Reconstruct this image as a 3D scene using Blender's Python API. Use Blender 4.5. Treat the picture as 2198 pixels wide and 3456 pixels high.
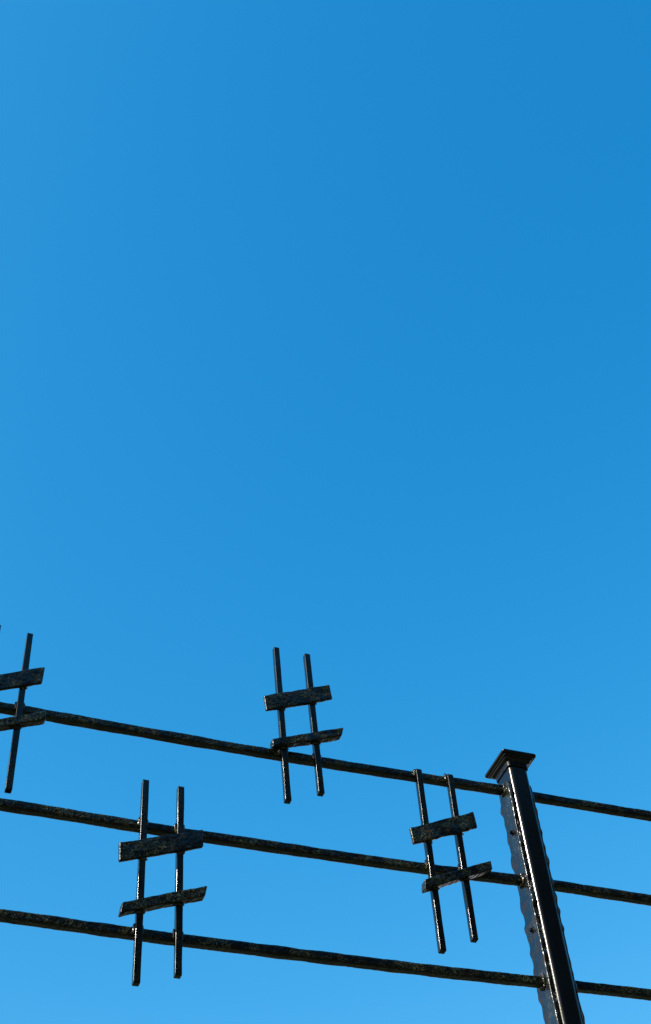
import bpy, bmesh, math, random
from mathutils import Vector, Matrix, noise

sc = bpy.context.scene
for o in list(bpy.data.objects):
    bpy.data.objects.remove(o, do_unlink=True)
C = sc.collection
R = math.radians

# ------------------------------------------------------------------ camera
cam_data = bpy.data.cameras.new('camera')
cam_data.sensor_fit = 'VERTICAL'
cam_data.sensor_height = 36.0
cam_data.lens = 4594.8 / 3456.0 * 36.0
cam_data.clip_start = 0.05
cam_data.clip_end = 5000.0
cam = bpy.data.objects.new('camera', cam_data)
C.objects.link(cam)
YAW, PITCH, ROLL = R(24.0), R(48.22), R(-5.987)
fwd = Vector((math.sin(YAW) * math.cos(PITCH), math.cos(YAW) * math.cos(PITCH), math.sin(PITCH)))
rgt = Vector((math.cos(YAW), -math.sin(YAW), 0))
upv = rgt.cross(fwd)
r2 = rgt * math.cos(ROLL) + upv * math.sin(ROLL)
u2 = upv * math.cos(ROLL) - rgt * math.sin(ROLL)
m = Matrix((r2, u2, -fwd)).transposed().to_4x4()
m.translation = Vector((0, 0, 1.6))
cam.matrix_world = m
sc.camera = cam

# ------------------------------------------------------------------ sky and sun
SUN_EL = R(33.5)
SUN_AZ = math.atan2(-math.cos(R(11)), -math.sin(R(11)))      # clockwise from +Y: far to the left, almost along the fence
sun_dir = Vector((math.sin(SUN_AZ) * math.cos(SUN_EL), math.cos(SUN_AZ) * math.cos(SUN_EL), math.sin(SUN_EL)))
world = bpy.data.worlds.new('World')
sc.world = world
world.use_nodes = True
wn, wl = world.node_tree.nodes, world.node_tree.links
wn.clear()
sky = wn.new('ShaderNodeTexSky')
sky.sky_type = 'NISHITA'
sky.sun_disc = False
sky.sun_elevation = SUN_EL
sky.sun_rotation = SUN_AZ
sky.altitude = 300
sky.air_density = 1.0
sky.dust_density = 2.0
sky.ozone_density = 1.0
SKY_GRADE = ((0.2225, 3.09), (1.080, 1.03), (1.852, 0.70))           # gain, power of each channel: the deep, saturated print of the sky
sep = wn.new('ShaderNodeSeparateColor')
graded = []
com = wn.new('ShaderNodeCombineColor')
wl.new(sky.outputs[0], sep.inputs[0])
for k, (gain, power) in enumerate(SKY_GRADE):
    p = wn.new('ShaderNodeMath'); p.operation = 'POWER'; p.inputs[1].default_value = power
    g = wn.new('ShaderNodeMath'); g.operation = 'MULTIPLY'; g.inputs[1].default_value = gain
    wl.new(sep.outputs[k], p.inputs[0]); wl.new(p.outputs[0], g.inputs[0]); graded.append(g)
lim = wn.new('ShaderNodeMath'); lim.operation = 'MINIMUM'       # the glow round the sun turns white, never red
wl.new(graded[0].outputs[0], lim.inputs[0]); wl.new(graded[1].outputs[0], lim.inputs[1])
wl.new(lim.outputs[0], com.inputs[0]); wl.new(graded[1].outputs[0], com.inputs[1]); wl.new(graded[2].outputs[0], com.inputs[2])
bg = wn.new('ShaderNodeBackground')
bg.inputs['Strength'].default_value = 0.11
wo = wn.new('ShaderNodeOutputWorld')
wl.new(com.outputs[0], bg.inputs['Color'])
wl.new(bg.outputs[0], wo.inputs['Surface'])

sun_data = bpy.data.lights.new('sun', 'SUN')
sun_data.energy = 3.0
sun_data.angle = R(0.53)
sun_data.color = (1.0, 0.95, 0.87)
sun = bpy.data.objects.new('sun', sun_data)
C.objects.link(sun)
sun.rotation_euler = sun_dir.to_track_quat('Z', 'Y').to_euler()
sun.location = sun_dir * 50

vs = sc.view_settings
vs.view_transform = 'Standard'
vs.look = 'None'
vs.exposure = 1.0
vs.gamma = 1.0
vs.use_curve_mapping = False


# ------------------------------------------------------------------ materials
def mat(name):
    mt = bpy.data.materials.new(name)
    mt.use_nodes = True
    nt = mt.node_tree
    return mt, nt.nodes, nt.links, nt.nodes['Principled BSDF']


def ramp(N, stops):
    r = N.new('ShaderNodeValToRGB')
    while len(r.color_ramp.elements) < len(stops):
        r.color_ramp.elements.new(0.5)
    for e, (p, c) in zip(r.color_ramp.elements, stops):
        e.position = p
        e.color = (*c, 1) if len(c) == 3 else c
    return r


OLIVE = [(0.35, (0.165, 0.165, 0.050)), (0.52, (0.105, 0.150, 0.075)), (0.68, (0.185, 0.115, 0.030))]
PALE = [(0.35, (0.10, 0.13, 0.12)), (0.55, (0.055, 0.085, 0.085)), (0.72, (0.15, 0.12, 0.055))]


def enamel(name, base, rough, ior, hammer, wear, refl_rings, peel=0.0, tints=OLIVE):
    """Glossy black paint on steel; hammer marks, reflections painted as thin rings, olive-brown weathering in patches."""
    mt, N, L, B = mat(name)
    tc = N.new('ShaderNodeTexCoord')

    def tex(scale, detail, rough_=0.5, dist=0.0):
        n = N.new('ShaderNodeTexNoise')
        n.inputs['Scale'].default_value = scale; n.inputs['Detail'].default_value = detail
        n.inputs['Roughness'].default_value = rough_; n.inputs['Distortion'].default_value = dist
        L.new(tc.outputs['Object'], n.inputs['Vector'])
        return n

    def math_(op, a, b=None, clamp=False):
        q = N.new('ShaderNodeMath'); q.operation = op; q.use_clamp = clamp
        for k, v in ((0, a), (1, b)):
            if v is None:
                continue
            if isinstance(v, (int, float)):
                q.inputs[k].default_value = v
            else:
                L.new(v, q.inputs[k])
        return q.outputs[0]

    n1 = tex(80, 2)
    nrm = None
    bumps = []
    if hammer:
        n2 = N.new('ShaderNodeTexVoronoi'); n2.feature = 'SMOOTH_F1'; n2.inputs['Scale'].default_value = 105
        n2.inputs['Smoothness'].default_value = 0.6
        wv = N.new('ShaderNodeVectorMath'); wv.operation = 'SCALE'; wv.inputs['Scale'].default_value = 0.010
        wa = N.new('ShaderNodeVectorMath'); wa.operation = 'ADD'
        L.new(n1.outputs['Color'], wv.inputs[0]); L.new(tc.outputs['Object'], wa.inputs[0]); L.new(wv.outputs[0], wa.inputs[1])
        L.new(wa.outputs[0], n2.inputs['Vector'])
        bumps += [(n2.outputs['Distance'], hammer), (n1.outputs['Fac'], hammer)]
    if peel:
        bumps.append((tex(260, 1).outputs['Fac'], peel))
    for src, dist in bumps:
        b = N.new('ShaderNodeBump'); b.inputs['Strength'].default_value = 1.0; b.inputs['Distance'].default_value = dist
        L.new(src, b.inputs['Height'])
        if nrm:
            L.new(nrm, b.inputs['Normal'])
        nrm = b.outputs['Normal']
    if nrm:
        L.new(nrm, B.inputs['Normal'])
    # thin rings and worms: broken reflections painted into the colour; dull patches: wear
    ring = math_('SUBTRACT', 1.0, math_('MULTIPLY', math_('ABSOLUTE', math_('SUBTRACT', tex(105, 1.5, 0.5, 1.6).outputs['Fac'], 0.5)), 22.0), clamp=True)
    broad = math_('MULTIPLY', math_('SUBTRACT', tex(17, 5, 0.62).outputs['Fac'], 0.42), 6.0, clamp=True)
    rings = math_('MULTIPLY', math_('MULTIPLY', ring, broad), refl_rings)
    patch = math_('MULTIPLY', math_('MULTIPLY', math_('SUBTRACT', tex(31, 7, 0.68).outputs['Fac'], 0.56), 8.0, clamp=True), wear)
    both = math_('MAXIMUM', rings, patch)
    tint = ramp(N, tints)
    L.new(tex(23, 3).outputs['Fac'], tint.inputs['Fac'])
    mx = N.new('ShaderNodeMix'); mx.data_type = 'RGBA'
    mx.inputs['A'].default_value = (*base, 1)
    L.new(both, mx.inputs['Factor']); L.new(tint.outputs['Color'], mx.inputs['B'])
    L.new(mx.outputs['Result'], B.inputs['Base Color'])
    rr = N.new('ShaderNodeMapRange'); rr.inputs['To Min'].default_value = rough; rr.inputs['To Max'].default_value = 0.55
    L.new(both, rr.inputs['Value'])
    uneven = math_('ADD', rr.outputs['Result'], math_('MULTIPLY', math_('SUBTRACT', tex(9, 4).outputs['Fac'], 0.5), 0.14))
    L.new(uneven, B.inputs['Roughness'])
    B.inputs['IOR'].default_value = ior
    return mt


M_SMOOTH = enamel('black enamel', (0.001, 0.001, 0.0016), 0.18, 1.45, 0.0, 0.0, 0.0, 0.00010)
M_BAR = enamel('black enamel on drawn bar', (0.0012, 0.0012, 0.0012), 0.15, 1.40, 0.0, 0.05, 0.10, 0.00003)
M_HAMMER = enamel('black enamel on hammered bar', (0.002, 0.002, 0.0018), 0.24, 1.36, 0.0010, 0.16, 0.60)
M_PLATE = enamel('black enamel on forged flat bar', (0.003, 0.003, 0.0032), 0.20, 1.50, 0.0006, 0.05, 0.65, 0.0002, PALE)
M_WELD = enamel('black enamel on weld', (0.006, 0.005, 0.004), 0.16, 1.5, 0.0008, 0.6, 0.3)


def ground_material():
    mt, N, L, B = mat('dry grass and earth')
    tc = N.new('ShaderNodeTexCoord')
    a = N.new('ShaderNodeTexNoise'); a.inputs['Scale'].default_value = 0.35; a.inputs['Detail'].default_value = 8
    b = N.new('ShaderNodeTexNoise'); b.inputs['Scale'].default_value = 22; b.inputs['Detail'].default_value = 6
    for n in (a, b):
        L.new(tc.outputs['Object'], n.inputs['Vector'])
    ra = ramp(N, [(0.35, (0.085, 0.085, 0.045)), (0.55, (0.060, 0.075, 0.034)), (0.7, (0.042, 0.060, 0.025))])
    rb = ramp(N, [(0.3, (0.55, 0.55, 0.55)), (0.7, (1.1, 1.1, 1.1))])
    L.new(a.outputs['Fac'], ra.inputs['Fac']); L.new(b.outputs['Fac'], rb.inputs['Fac'])
    mx = N.new('ShaderNodeMix'); mx.data_type = 'RGBA'; mx.blend_type = 'MULTIPLY'; mx.inputs['Factor'].default_value = 1
    L.new(ra.outputs['Color'], mx.inputs['A']); L.new(rb.outputs['Color'], mx.inputs['B'])
    L.new(mx.outputs['Result'], B.inputs['Base Color'])
    bp = N.new('ShaderNodeBump'); bp.inputs['Distance'].default_value = 0.03
    L.new(b.outputs['Fac'], bp.inputs['Height']); L.new(bp.outputs['Normal'], B.inputs['Normal'])
    B.inputs['Roughness'].default_value = 0.9
    return mt


# ------------------------------------------------------------------ helpers
def link_mesh(name, verts, faces, material, parent=None, smooth=True):
    me = bpy.data.meshes.new(name)
    me.from_pydata([tuple(v) for v in verts], [], faces)
    me.materials.append(material)
    if smooth:
        me.polygons.foreach_set('use_smooth', [True] * len(me.polygons))
    me.update()
    o = bpy.data.objects.new(name, me)
    C.objects.link(o)
    if parent:
        o.parent = parent
        o.matrix_parent_inverse = Matrix.Translation(parent.matrix_world.translation).inverted()
    return o


def empty(name, loc, parent=None):
    o = bpy.data.objects.new(name, None)
    o.empty_display_size = 0.1
    C.objects.link(o)
    o.location = loc
    o.matrix_world = Matrix.Translation(Vector(loc))
    if parent:
        o.parent = parent
        o.matrix_parent_inverse = Matrix.Translation(parent.matrix_world.translation).inverted()
    return o


def rounded_rect(a, b, r, nc=3, na=2, nb=2):
    """Profile points (x, y, nx, ny) of a rounded rectangle a by b, counter-clockwise."""
    pts = []
    ha, hb = a / 2 - r, b / 2 - r
    for (cx, cy, t0) in ((ha, hb, 0), (-ha, hb, 90), (-ha, -hb, 180), (ha, -hb, 270)):
        for k in range(nc + 1):
            t = R(t0 + 90 * k / nc)
            pts.append((cx + r * math.cos(t), cy + r * math.sin(t), math.cos(t), math.sin(t)))
        x, y, nx, ny = pts[-1]
        horizontal = t0 in (0, 180)                             # next comes a face along a (top, bottom) or along b
        n = na if horizontal else nb
        for k in range(1, n):
            f = k / n
            if horizontal:
                s = -1 if t0 == 0 else 1
                pts.append((x + s * 2 * ha * f, y, nx, ny))
            else:
                s = -1 if t0 == 90 else 1
                pts.append((x, y + s * 2 * hb * f, nx, ny))
    return pts


def bar(name, path, side, a, b, r, material, parent, step=0.004, wave=0.0, wave_len=0.03, dent=0.0, dent_len=0.012,
        seed=0, nc=3, na=3, nb=3, cut=(None, None), taper=0.0, edge_only=False):
    """A forged bar swept along path. a: size along `side`, b: size across it. wave: slow unevenness of the outline,
    dent: hammer marks. cut: direction of the two end planes' normals (None: square cut)."""
    path = [Vector(p) for p in path]
    seg = [(path[i + 1] - path[i]).length for i in range(len(path) - 1)]
    total = sum(seg)
    n = max(2, int(total / step))
    prof = rounded_rect(a, b, r, nc, na, nb)
    side = Vector(side).normalized()
    off = Vector((seed * 7.31, seed * 3.17, seed * 5.93))
    axis = (path[-1] - path[0]).normalized()
    u = (side - axis * side.dot(axis)).normalized()
    w = axis.cross(u)
    verts, faces = [], []
    er = min(r, 0.002)
    stations = [(0.0, er)] + [(total * k / n, 0.0) for k in range(n + 1)] + [(total, er)]
    stations[1] = (er, 0.0); stations[-2] = (total - er, 0.0)
    for s, inset in stations:
        q, rem = 0, s
        while q < len(seg) - 1 and rem > seg[q]:
            rem -= seg[q]; q += 1
        p = path[q].lerp(path[q + 1], min(1, rem / seg[q]))
        k_ = 1.0
        if taper and s < taper:                                 # drawn down to a rounded end
            k_ = 0.35 + 0.65 * math.sqrt(max(0.0, 1 - (1 - s / taper) ** 2))
        for (x, y, nx, ny) in prof:
            x2, y2 = (x - nx * inset) * k_, (y - ny * inset) * (0.5 + 0.5 * k_)
            loc = Vector((s, x, y)) + off
            d = 0.0
            if wave:
                d += wave * ((0.25 + 0.75 * abs(nx)) if edge_only else 1.0) * noise.noise(Vector((loc.x / wave_len, loc.y / (wave_len * 1.4), loc.z / (wave_len * 1.4))))
            if dent:
                f1 = noise.voronoi(loc / dent_len)[0][0]
                d -= dent * max(0.0, 1 - f1 * 1.25) ** 2
                d += dent * 0.5 * noise.noise(loc / (dent_len * 0.6))
            pt = p + u * (x2 + nx * d) + w * (y2 + ny * d)
            for end, cn in ((0, cut[0]), (1, cut[1])):
                if cn is not None and ((end == 0 and s < total / 2) or (end == 1 and s >= total / 2)):
                    e = path[0] if end == 0 else path[-1]
                    cv = Vector(cn)
                    sh = -cv.dot(u * x2 + w * y2) / cv.dot(axis)
                    near = 1 - min(1.0, (s if end == 0 else total - s) / (0.25 * total))
                    pt += axis * sh * near
            verts.append(pt)
    m_ = len(prof)
    ns = len(stations)
    for i in range(ns - 1):
        for j in range(m_):
            faces.append((i * m_ + j, i * m_ + (j + 1) % m_, (i + 1) * m_ + (j + 1) % m_, (i + 1) * m_ + j))
    faces.append(tuple(reversed(range(m_))))
    faces.append(tuple(range((ns - 1) * m_, ns * m_)))
    o = link_mesh(name, verts, faces, material, parent)
    o.data.polygons[-1].use_smooth = False
    o.data.polygons[-2].use_smooth = False
    wm = o.modifiers.new('weighted_normal', 'WEIGHTED_NORMAL')
    wm.mode = 'FACE_AREA'; wm.weight = 60
    return o


def lump(name, centre, size, material, parent, seed=0, rough=0.3):
    """A weld bead: an uneven lump of molten metal."""
    bm = bmesh.new()
    bmesh.ops.create_icosphere(bm, subdivisions=3, radius=1.0)
    off = Vector((seed * 4.7, seed * 2.3, seed * 9.1))
    for v in bm.verts:
        k = 1 + rough * noise.noise(v.co * 1.6 + off) + 0.5 * rough * noise.noise(v.co * 4.0 + off)
        v.co = Vector((v.co.x * size[0] * k, v.co.y * size[1] * k, v.co.z * size[2] * k)) + Vector(centre)
    me = bpy.data.meshes.new(name)
    bm.to_mesh(me); bm.free()
    me.materials.append(material)
    me.polygons.foreach_set('use_smooth', [True] * len(me.polygons))
    o = bpy.data.objects.new(name, me)
    C.objects.link(o)
    if parent:
        o.parent = parent
        o.matrix_parent_inverse = Matrix.Translation(parent.matrix_world.translation).inverted()
    return o


def bolt(name, centre, axis, radius, height, material, parent, sides=6):
    """A bolt head: washer, six-sided head with a chamfered crown, standing along axis from the surface it holds."""
    ax = Vector(axis).normalized()
    q = ax.to_track_quat('Z', 'Y')
    rings = [(1.35, -0.15, 24), (1.35, 0.18, 24), (1.2, 0.26, 24), (1.0, 0.26, sides), (1.0, 0.85, sides), (0.8, 1.0, sides)]
    verts, faces, starts = [], [], []
    nseg = 24
    for (k, z, sd) in rings:
        starts.append(len(verts))
        for i in range(nseg):
            t = 2 * math.pi * i / nseg
            rr = radius * k
            if sd == 6:                                        # hexagon radius at this angle
                a_ = (t + math.pi / 6) % (math.pi / 3) - math.pi / 6
                rr = rr * math.cos(math.pi / 6) / math.cos(a_)
            verts.append(Vector(centre) + q @ Vector((rr * math.cos(t), rr * math.sin(t), z * height)))
    for a_, b_ in zip(starts, starts[1:]):
        for i in range(nseg):
            j = (i + 1) % nseg
            faces.append((a_ + i, a_ + j, b_ + j, b_ + i))
    faces.append(tuple(starts[-1] + i for i in range(nseg)))
    return link_mesh(name, verts, faces, material, parent, smooth=False)


def tag(o, label=None, cat=None, group=None, kind=None):
    for k, v in (('label', label), ('category', cat), ('group', group), ('kind', kind)):
        if v:
            o[k] = v


# ------------------------------------------------------------------ ground
gv, gf = [(0, 0, 0)], []
NG = 96
radii = (3, 8, 20, 50, 130, 400, 1200, 3000)
for rr in radii:
    for k in range(NG):
        t = 2 * math.pi * k / NG
        x, y = rr * math.cos(t), rr * math.sin(t)
        z = 0.0 if rr < 15 else 0.25 * noise.noise(Vector((x * 0.03, y * 0.03, 0.4)))
        gv.append((x, y, z))
for k in range(NG):
    gf.append((0, 1 + k, 1 + (k + 1) % NG))
for i in range(len(radii) - 1):
    for k in range(NG):
        a0, b0 = 1 + i * NG, 1 + (i + 1) * NG
        gf.append((a0 + k, b0 + k, b0 + (k + 1) % NG, a0 + (k + 1) % NG))
ground = link_mesh('ground', gv, gf, ground_material())
tag(ground, 'dry grass and earth below the fence', 'ground', kind='structure')

# ------------------------------------------------------------------ unseen trees added at the viewer's back to darken reflections in the paint
def wood_materials():
    mt, N, L, B = mat('dark foliage')
    tc = N.new('ShaderNodeTexCoord')
    a = N.new('ShaderNodeTexNoise'); a.inputs['Scale'].default_value = 0.9; a.inputs['Detail'].default_value = 4
    L.new(tc.outputs['Object'], a.inputs['Vector'])
    r_ = ramp(N, [(0.35, (0.018, 0.030, 0.010)), (0.6, (0.036, 0.048, 0.014)), (0.75, (0.060, 0.058, 0.020))])
    L.new(a.outputs['Fac'], r_.inputs['Fac']); L.new(r_.outputs['Color'], B.inputs['Base Color'])
    B.inputs['Roughness'].default_value = 0.7
    mb, N, L, B = mat('bark')
    a = N.new('ShaderNodeTexNoise'); a.inputs['Scale'].default_value = 12
    r_ = ramp(N, [(0.3, (0.05, 0.038, 0.025)), (0.7, (0.11, 0.09, 0.065))])
    L.new(a.outputs['Fac'], r_.inputs['Fac']); L.new(r_.outputs['Color'], B.inputs['Base Color'])
    B.inputs['Roughness'].default_value = 0.9
    return mt, mb


rng = random.Random(5)
wv_, wf_, wi_ = [], [], []
for t_ in range(26):
    ang = R(58 + 112 * (t_ + rng.uniform(-0.3, 0.3)) / 25)      # from the -X axis round behind the viewer
    dist = rng.uniform(10.5, 15.0)
    bx, by = -math.cos(ang) * dist, -math.sin(ang) * dist
    hgt = rng.uniform(12.0, 15.5)
    # tapered trunk
    base_i = len(wv_)
    for z_, rad in ((-0.1, 0.26), (2.5, 0.19), (6.0, 0.14), (hgt * 0.85, 0.04)):
        ox, oy = rng.uniform(-0.12, 0.12), rng.uniform(-0.12, 0.12)
        for q in range(7):
            a_ = 2 * math.pi * q / 7
            wv_.append((bx + ox + rad * math.cos(a_), by + oy + rad * math.sin(a_), z_))
    for lv in range(3):
        for q in range(7):
            wf_.append((base_i + lv * 7 + q, base_i + lv * 7 + (q + 1) % 7, base_i + (lv + 1) * 7 + (q + 1) % 7, base_i + (lv + 1) * 7 + q)); wi_.append(1)
    # leaf sprays gathered in clumps through the crown
    for c_ in range(46):
        f_ = rng.uniform(0.10, 1.0)
        rad = 2.4 * (1 - 0.55 * f_) * math.sqrt(rng.random()) + 0.2
        a_ = rng.uniform(0, 2 * math.pi)
        cc = Vector((bx + rad * math.cos(a_), by + rad * math.sin(a_), 1.0 + (hgt - 1.0) * f_))
        for l_ in range(26):
            p_ = cc + Vector((rng.gauss(0, 0.42), rng.gauss(0, 0.42), rng.gauss(0, 0.34)))
            d1 = Vector((rng.gauss(0, 1), rng.gauss(0, 1), rng.gauss(0, 1))).normalized()
            d2 = d1.cross(Vector((rng.gauss(0, 1), rng.gauss(0, 1), rng.gauss(0, 1)))).normalized()
            sz = rng.uniform(0.13, 0.26)
            b_ = len(wv_)
            wv_ += [p_ - d1 * sz, p_ + d2 * sz * 0.5, p_ + d1 * sz, p_ - d2 * sz * 0.5]
            wf_.append((b_, b_ + 1, b_ + 2, b_ + 3)); wi_.append(0)
m_leaf, m_bark = wood_materials()
unseen_wood = link_mesh('unseen_wood', wv_, wf_, m_leaf, smooth=False)
unseen_wood.data.materials.append(m_bark)
unseen_wood.data.polygons.foreach_set('material_index', wi_)
tag(unseen_wood, 'unseen dark leafy trees added behind the viewer, mirrored in the paint', 'unseen_wood', kind='stuff')

# ------------------------------------------------------------------ post
D = 2.3                                                        # distance of the post's front face
PX0, PX1 = 1.438, 1.4886                                       # the tube's sides
PY0, PY1 = D, D + 0.072
PXC, PYC = (PX0 + PX1) / 2, (PY0 + PY1) / 2
PW, PD = PX1 - PX0, PY1 - PY0
COLLAR = 3.6205                                                # underside of the cap's collar

post = empty('fence_post', (PXC, PYC, 0))
tag(post, 'glossy black rectangular steel post with moulded cap, holding up the rails', 'fence post')
bar('post_tube', [(PXC, PYC, -0.3), (PXC, PYC, COLLAR + 0.012)], (1, 0, 0), PW, PD, 0.0120, M_SMOOTH, post,
    step=0.012, wave=0.0001, wave_len=0.09, seed=3, nc=8, na=2, nb=2)

CAP = [  # outward offset from the tube, height above the collar's lower edge, corner radius (mm)
    (0.2, 0.3, 9.5), (2.2, 0.0, 10), (2.8, 0.6, 10), (3.0, 2, 10), (3.0, 13.0, 10), (3.2, 14.2, 10), (4.2, 14.6, 9), (5.6, 15.2, 9), (7.4, 16.5, 8), (9.2, 18.4, 8),
    (10.4, 20.6, 7), (10.8, 22.0, 7), (11.6, 22.2, 7), (13.2, 22.4, 6), (14.0, 23.1, 6), (14.3, 24.2, 6), (14.3, 25.2, 6), (15.2, 25.5, 6),
    (17.6, 25.7, 6), (19.2, 26.4, 6), (20.2, 28.0, 6), (20.6, 30.0, 6), (20.3, 32.2, 6), (19.2, 34.0, 6), (17.2, 35.0, 6), (14.0, 35.4, 6),
    (2.0, 40.0, 6), (-10, 43.5, 6), (-20, 45.5, 4)]
cv, cf = [], []
for (o_, z_, rad) in CAP:
    for (x, y, nx, ny) in rounded_rect(PW + 2 * o_ / 1000, PD + 2 * o_ / 1000, rad / 1000 if o_ > -15 else 0.002, 6, 2, 2):
        cv.append(Vector((PXC + x, PYC + y, COLLAR + z_ / 1000)))
mcount = len(cv) // len(CAP)
for i in range(len(CAP) - 1):
    for j in range(mcount):
        cf.append((i * mcount + j, i * mcount + (j + 1) % mcount, (i + 1) * mcount + (j + 1) % mcount, (i + 1) * mcount + j))
cf.append(tuple(range((len(CAP) - 1) * mcount, len(CAP) * mcount)))
cap = link_mesh('post_cap', cv, cf, M_SMOOTH, post)
bolt('screw', (PX0 - 0.003, D + 0.030, COLLAR + 0.0055), (-1, 0, 0), 0.0028, 0.0028, M_SMOOTH, cap)

# ------------------------------------------------------------------ fence panels
RY = D + 0.035                                                 # rail centres: the middle of the flat bars
RB = 0.020                                                     # rail thickness
BAR_T, BAR_W = 0.009, 0.054
BAR_TOP, BAR_END = 3.590, 2.45

left = empty('rail_fence', (PX0 - BAR_T / 2, RY, 3.0))
tag(left, 'rail fence of three hammered black rails carrying musical sharp signs, bolted to the post', 'rail fence', 'rail fences bolted to the fence post')
right = empty('rail_fence', (PX1 + BAR_T / 2, RY, 3.0))
tag(right, 'plain run of three hammered black rails without signs, beyond the post', 'rail fence', 'rail fences bolted to the fence post')

RAILS_LEFT = [
    [(-1.6, 3.586), (0.2204, 3.5776), (0.6177, 3.574), (0.7846, 3.5728), (1.0743, 3.5745), (PX0 - BAR_T * 0.6, 3.580)],
    [(-1.6, 3.336), (0.2475, 3.3273), (0.4934, 3.3237), (0.6789, 3.3211), (1.162, 3.3226), (PX0 - BAR_T * 0.6, 3.3285)],
    [(-1.6, 3.084), (0.2748, 3.0753), (0.5047, 3.0718), (0.6357, 3.0706), (1.1299, 3.0723), (PX0 - BAR_T * 0.6, 3.0773)]]
RAILS_RIGHT = [
    [(PX1 + BAR_T * 0.6, 3.5756), (1.8318, 3.5759), (4.4, 3.577)],
    [(PX1 + BAR_T * 0.6, 3.3285), (1.7614, 3.3274), (4.4, 3.326)],
    [(PX1 + BAR_T * 0.6, 3.0781), (1.6915, 3.0804), (4.4, 3.083)]]


def top_to_path(pts):
    """Rail tops smoothed into a swept path through the rail's middle."""
    out = []
    for i in range(len(pts) - 1):
        p0 = Vector(pts[max(0, i - 1)]); p1 = Vector(pts[i]); p2 = Vector(pts[i + 1]); p3 = Vector(pts[min(len(pts) - 1, i + 2)])
        n = 6
        for k in range(n):
            t = k / n
            x = p1.x + (p2.x - p1.x) * t
            s1 = (p2.y - p0.y) / max(1e-6, p2.x - p0.x); s2 = (p3.y - p1.y) / max(1e-6, p3.x - p1.x)
            h = p2.x - p1.x
            z = (2 * t ** 3 - 3 * t ** 2 + 1) * p1.y + (t ** 3 - 2 * t ** 2 + t) * h * s1 + (-2 * t ** 3 + 3 * t ** 2) * p2.y + (t ** 3 - t ** 2) * h * s2
            out.append((x, RY, z - RB / 2))
    out.append((pts[-1][0], RY, pts[-1][1] - RB / 2))
    return out


seed = 11
for panel, rails in ((left, RAILS_LEFT), (right, RAILS_RIGHT)):
    for pts in rails:
        seed += 1
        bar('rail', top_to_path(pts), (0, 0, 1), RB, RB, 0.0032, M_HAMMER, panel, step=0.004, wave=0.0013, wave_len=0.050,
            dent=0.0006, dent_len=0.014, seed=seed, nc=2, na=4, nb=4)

for panel, xc, sgn, sd, thick in ((left, PX0 - BAR_T / 2 - 0.0002, -1, 31, BAR_T), (right, PX1 + 0.0032, 1, 37, 0.006)):
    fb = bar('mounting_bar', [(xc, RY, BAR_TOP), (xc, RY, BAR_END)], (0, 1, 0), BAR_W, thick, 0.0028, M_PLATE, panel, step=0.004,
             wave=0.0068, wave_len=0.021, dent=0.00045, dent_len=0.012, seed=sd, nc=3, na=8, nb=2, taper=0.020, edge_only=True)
    face = xc + sgn * (thick / 2)
    for z in ((3.4465, 3.1905) if sgn < 0 else ()):
        bolt('bolt', (face - sgn * 0.0005, D + 0.032, z), (sgn, 0, 0), 0.0052, 0.0085, M_BAR, fb)
    # welds round the rail ends
    for pts in (RAILS_LEFT if sgn < 0 else RAILS_RIGHT):
        zt = pts[-1][1] if sgn < 0 else pts[0][1]
        zc = zt - RB / 2
        for k, (dy, dz, sy, sz) in enumerate(((-RB / 2 - 0.001, 0, 0.005, 0.012), (0, -RB / 2 - 0.001, 0.012, 0.005), (0, RB / 2 + 0.001, 0.012, 0.005))):
            seed += 1
            lump('weld_bead', (face + sgn * 0.0005, RY + dy, zc + dz), (0.0056, sy * 1.05, sz * 1.05), M_WELD, fb, seed, 0.35)

# ------------------------------------------------------------------ the sharp signs
VB = 0.0143                                                    # uprights: half-inch square bar
VY = RY - RB / 2 - VB / 2 + 0.0015                             # in front of the rails, welded on
UT, UH = 0.0085, 0.0420                                        # upper cross bar: flat
LT, LH = 0.0200, 0.0220                                        # lower cross bar: square
UY = VY - VB / 2 - UT / 2 + 0.0015
LY = VY - VB / 2 - LT / 2 + 0.0080

SIGNS = [
    dict(v=[((0.2656, 3.7793), (0.2618, 3.3398)), ((0.1915, 3.7880), (0.1877, 3.3120))], u=((0.1340, 3.5790), (0.3034, 3.6554)), l=((0.1450, 3.4630), (0.3170, 3.5386)),
         uc=(0.05, -0.05), lc=(-0.1, 0.12), rails=(0,), label='leftmost sharp sign on the top rail, cut off by the edge of the picture'),
    dict(v=[((0.5467, 3.4199), (0.5426, 2.946)), ((0.6242, 3.4164), (0.6233, 2.9715))], u=((0.4955, 3.2245), (0.6692, 3.2875)), l=((0.5043, 3.0955), (0.6741, 3.1577)),
         uc=(0.04, 0.02), lc=(-0.16, -0.20), rails=(1, 2), label='sharp sign across the middle and bottom rails, lowest of the four'),
    dict(v=[((0.8613, 3.8811), (0.8687, 3.4231)), ((0.9409, 3.8786), (0.949, 3.4578))], u=((0.8229, 3.6884), (0.9902, 3.7600)), l=((0.8341, 3.5685), (1.0084, 3.6376)),
         uc=(0.095, 0.12), lc=(0.0, -0.24), rails=(0,), label='sharp sign standing tall above the top rail, highest whole one'),
    dict(v=[((1.1999, 3.5743), (1.1941, 3.0988)), ((1.2806, 3.5746), (1.2739, 3.1357))], u=((1.1550, 3.3749), (1.3210, 3.4468)), l=((1.1671, 3.2484), (1.3386, 3.3243)),
         uc=(0.087, 0.085), lc=(-0.13, 0.02), rails=(0, 1), label='sharp sign hanging between top and middle rails next to the post'),
]


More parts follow.
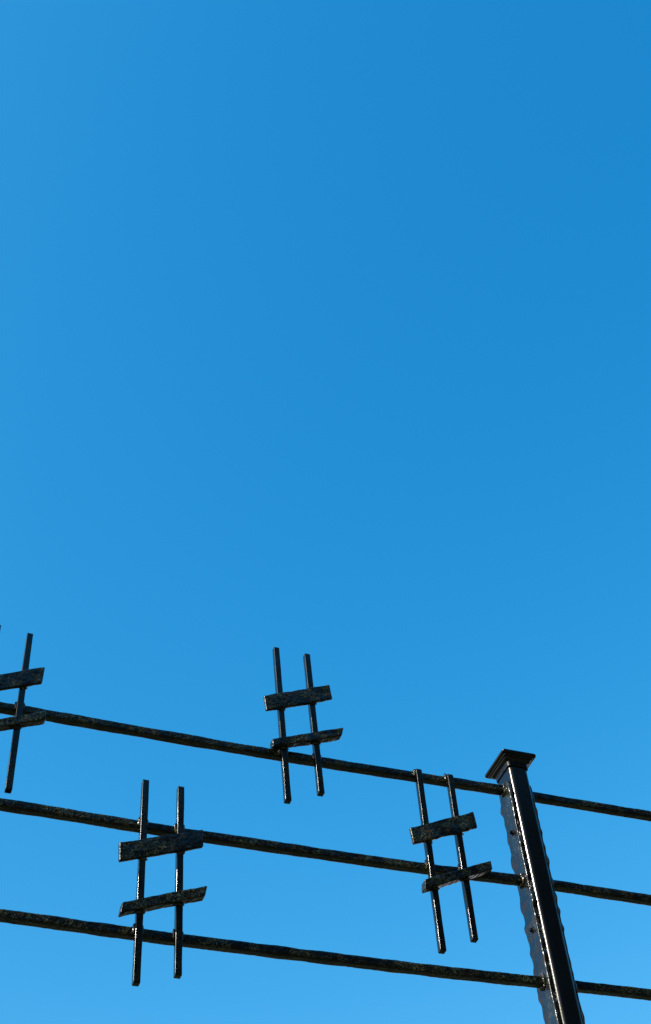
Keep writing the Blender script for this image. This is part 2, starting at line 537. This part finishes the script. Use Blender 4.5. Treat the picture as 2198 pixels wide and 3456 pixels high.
def rail_z(i, x):
    pts = RAILS_LEFT[i]
    for (x0, z0), (x1, z1) in zip(pts, pts[1:]):
        if x0 <= x <= x1:
            return z0 + (z1 - z0) * (x - x0) / (x1 - x0) - RB / 2
    return pts[-1][1] - RB / 2


for si, s in enumerate(SIGNS):
    cx = (s['v'][0][1][0] + s['v'][1][1][0]) / 2
    sign = empty('sharp_sign', (cx, VY, min(s['v'][0][1][1], s['v'][1][1][1])), left)
    sign['label'] = s['label']
    for k, (t, b) in enumerate(s['v']):
        seed += 1
        bar('upright_bar', [(b[0], VY, b[1]), (t[0], VY, t[1])], (1, 0, 0), VB, VB, 0.0016, M_BAR, sign, step=0.005, wave=0.0007, wave_len=0.06,
            dent=0.00012, dent_len=0.02, seed=seed, nc=3, na=2, nb=2)
    for key, y, hh, tt in (('u', UY, UH, UT), ('l', LY, LH, LT)):
        a, b = s[key]
        seed += 1
        # end planes follow the sign's lean
        ext = (Vector(b) - Vector(a)).normalized() * 0.002
        a, b = Vector(a) - ext * 0.5, Vector(b) + ext
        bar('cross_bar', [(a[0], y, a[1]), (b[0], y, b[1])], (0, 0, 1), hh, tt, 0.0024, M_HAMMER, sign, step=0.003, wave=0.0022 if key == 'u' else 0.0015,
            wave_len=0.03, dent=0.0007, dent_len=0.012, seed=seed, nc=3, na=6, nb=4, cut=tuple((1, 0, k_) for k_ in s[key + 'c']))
    for k, (t, b) in enumerate(s['v']):
        # welds to the rails, left and right of each upright
        for ri in s['rails']:
            xm = (t[0] + b[0]) / 2
            zz = rail_z(ri, xm)
            f = (zz - b[1]) / (t[1] - b[1])
            xv = b[0] + (t[0] - b[0]) * f
            for sg in (-1, 1):
                seed += 1
                lump('weld_bead', (xv + sg * (VB / 2 + 0.0005), RY - RB / 2 - 0.002, zz + 0.003), (0.0042, 0.0045, 0.0110), M_WELD, sign, seed, 0.4)
        # welds under the cross bars
        for key, hh, dy in (('u', UH, 0.0), ('l', LH, 0.0)):
            a, b2 = s[key]
            zc = a[1] + (b2[1] - a[1]) * ((t[0] + b[0]) / 2 - a[0]) / (b2[0] - a[0])
            f = (zc - hh / 2 - b[1]) / (t[1] - b[1])
            xv = b[0] + (t[0] - b[0]) * f
            seed += 1
            lump('weld_bead', (xv, VY - VB / 2 + 0.001, zc - hh / 2 - 0.001), (0.0100, 0.0050, 0.0052), M_WELD, sign, seed, 0.35)
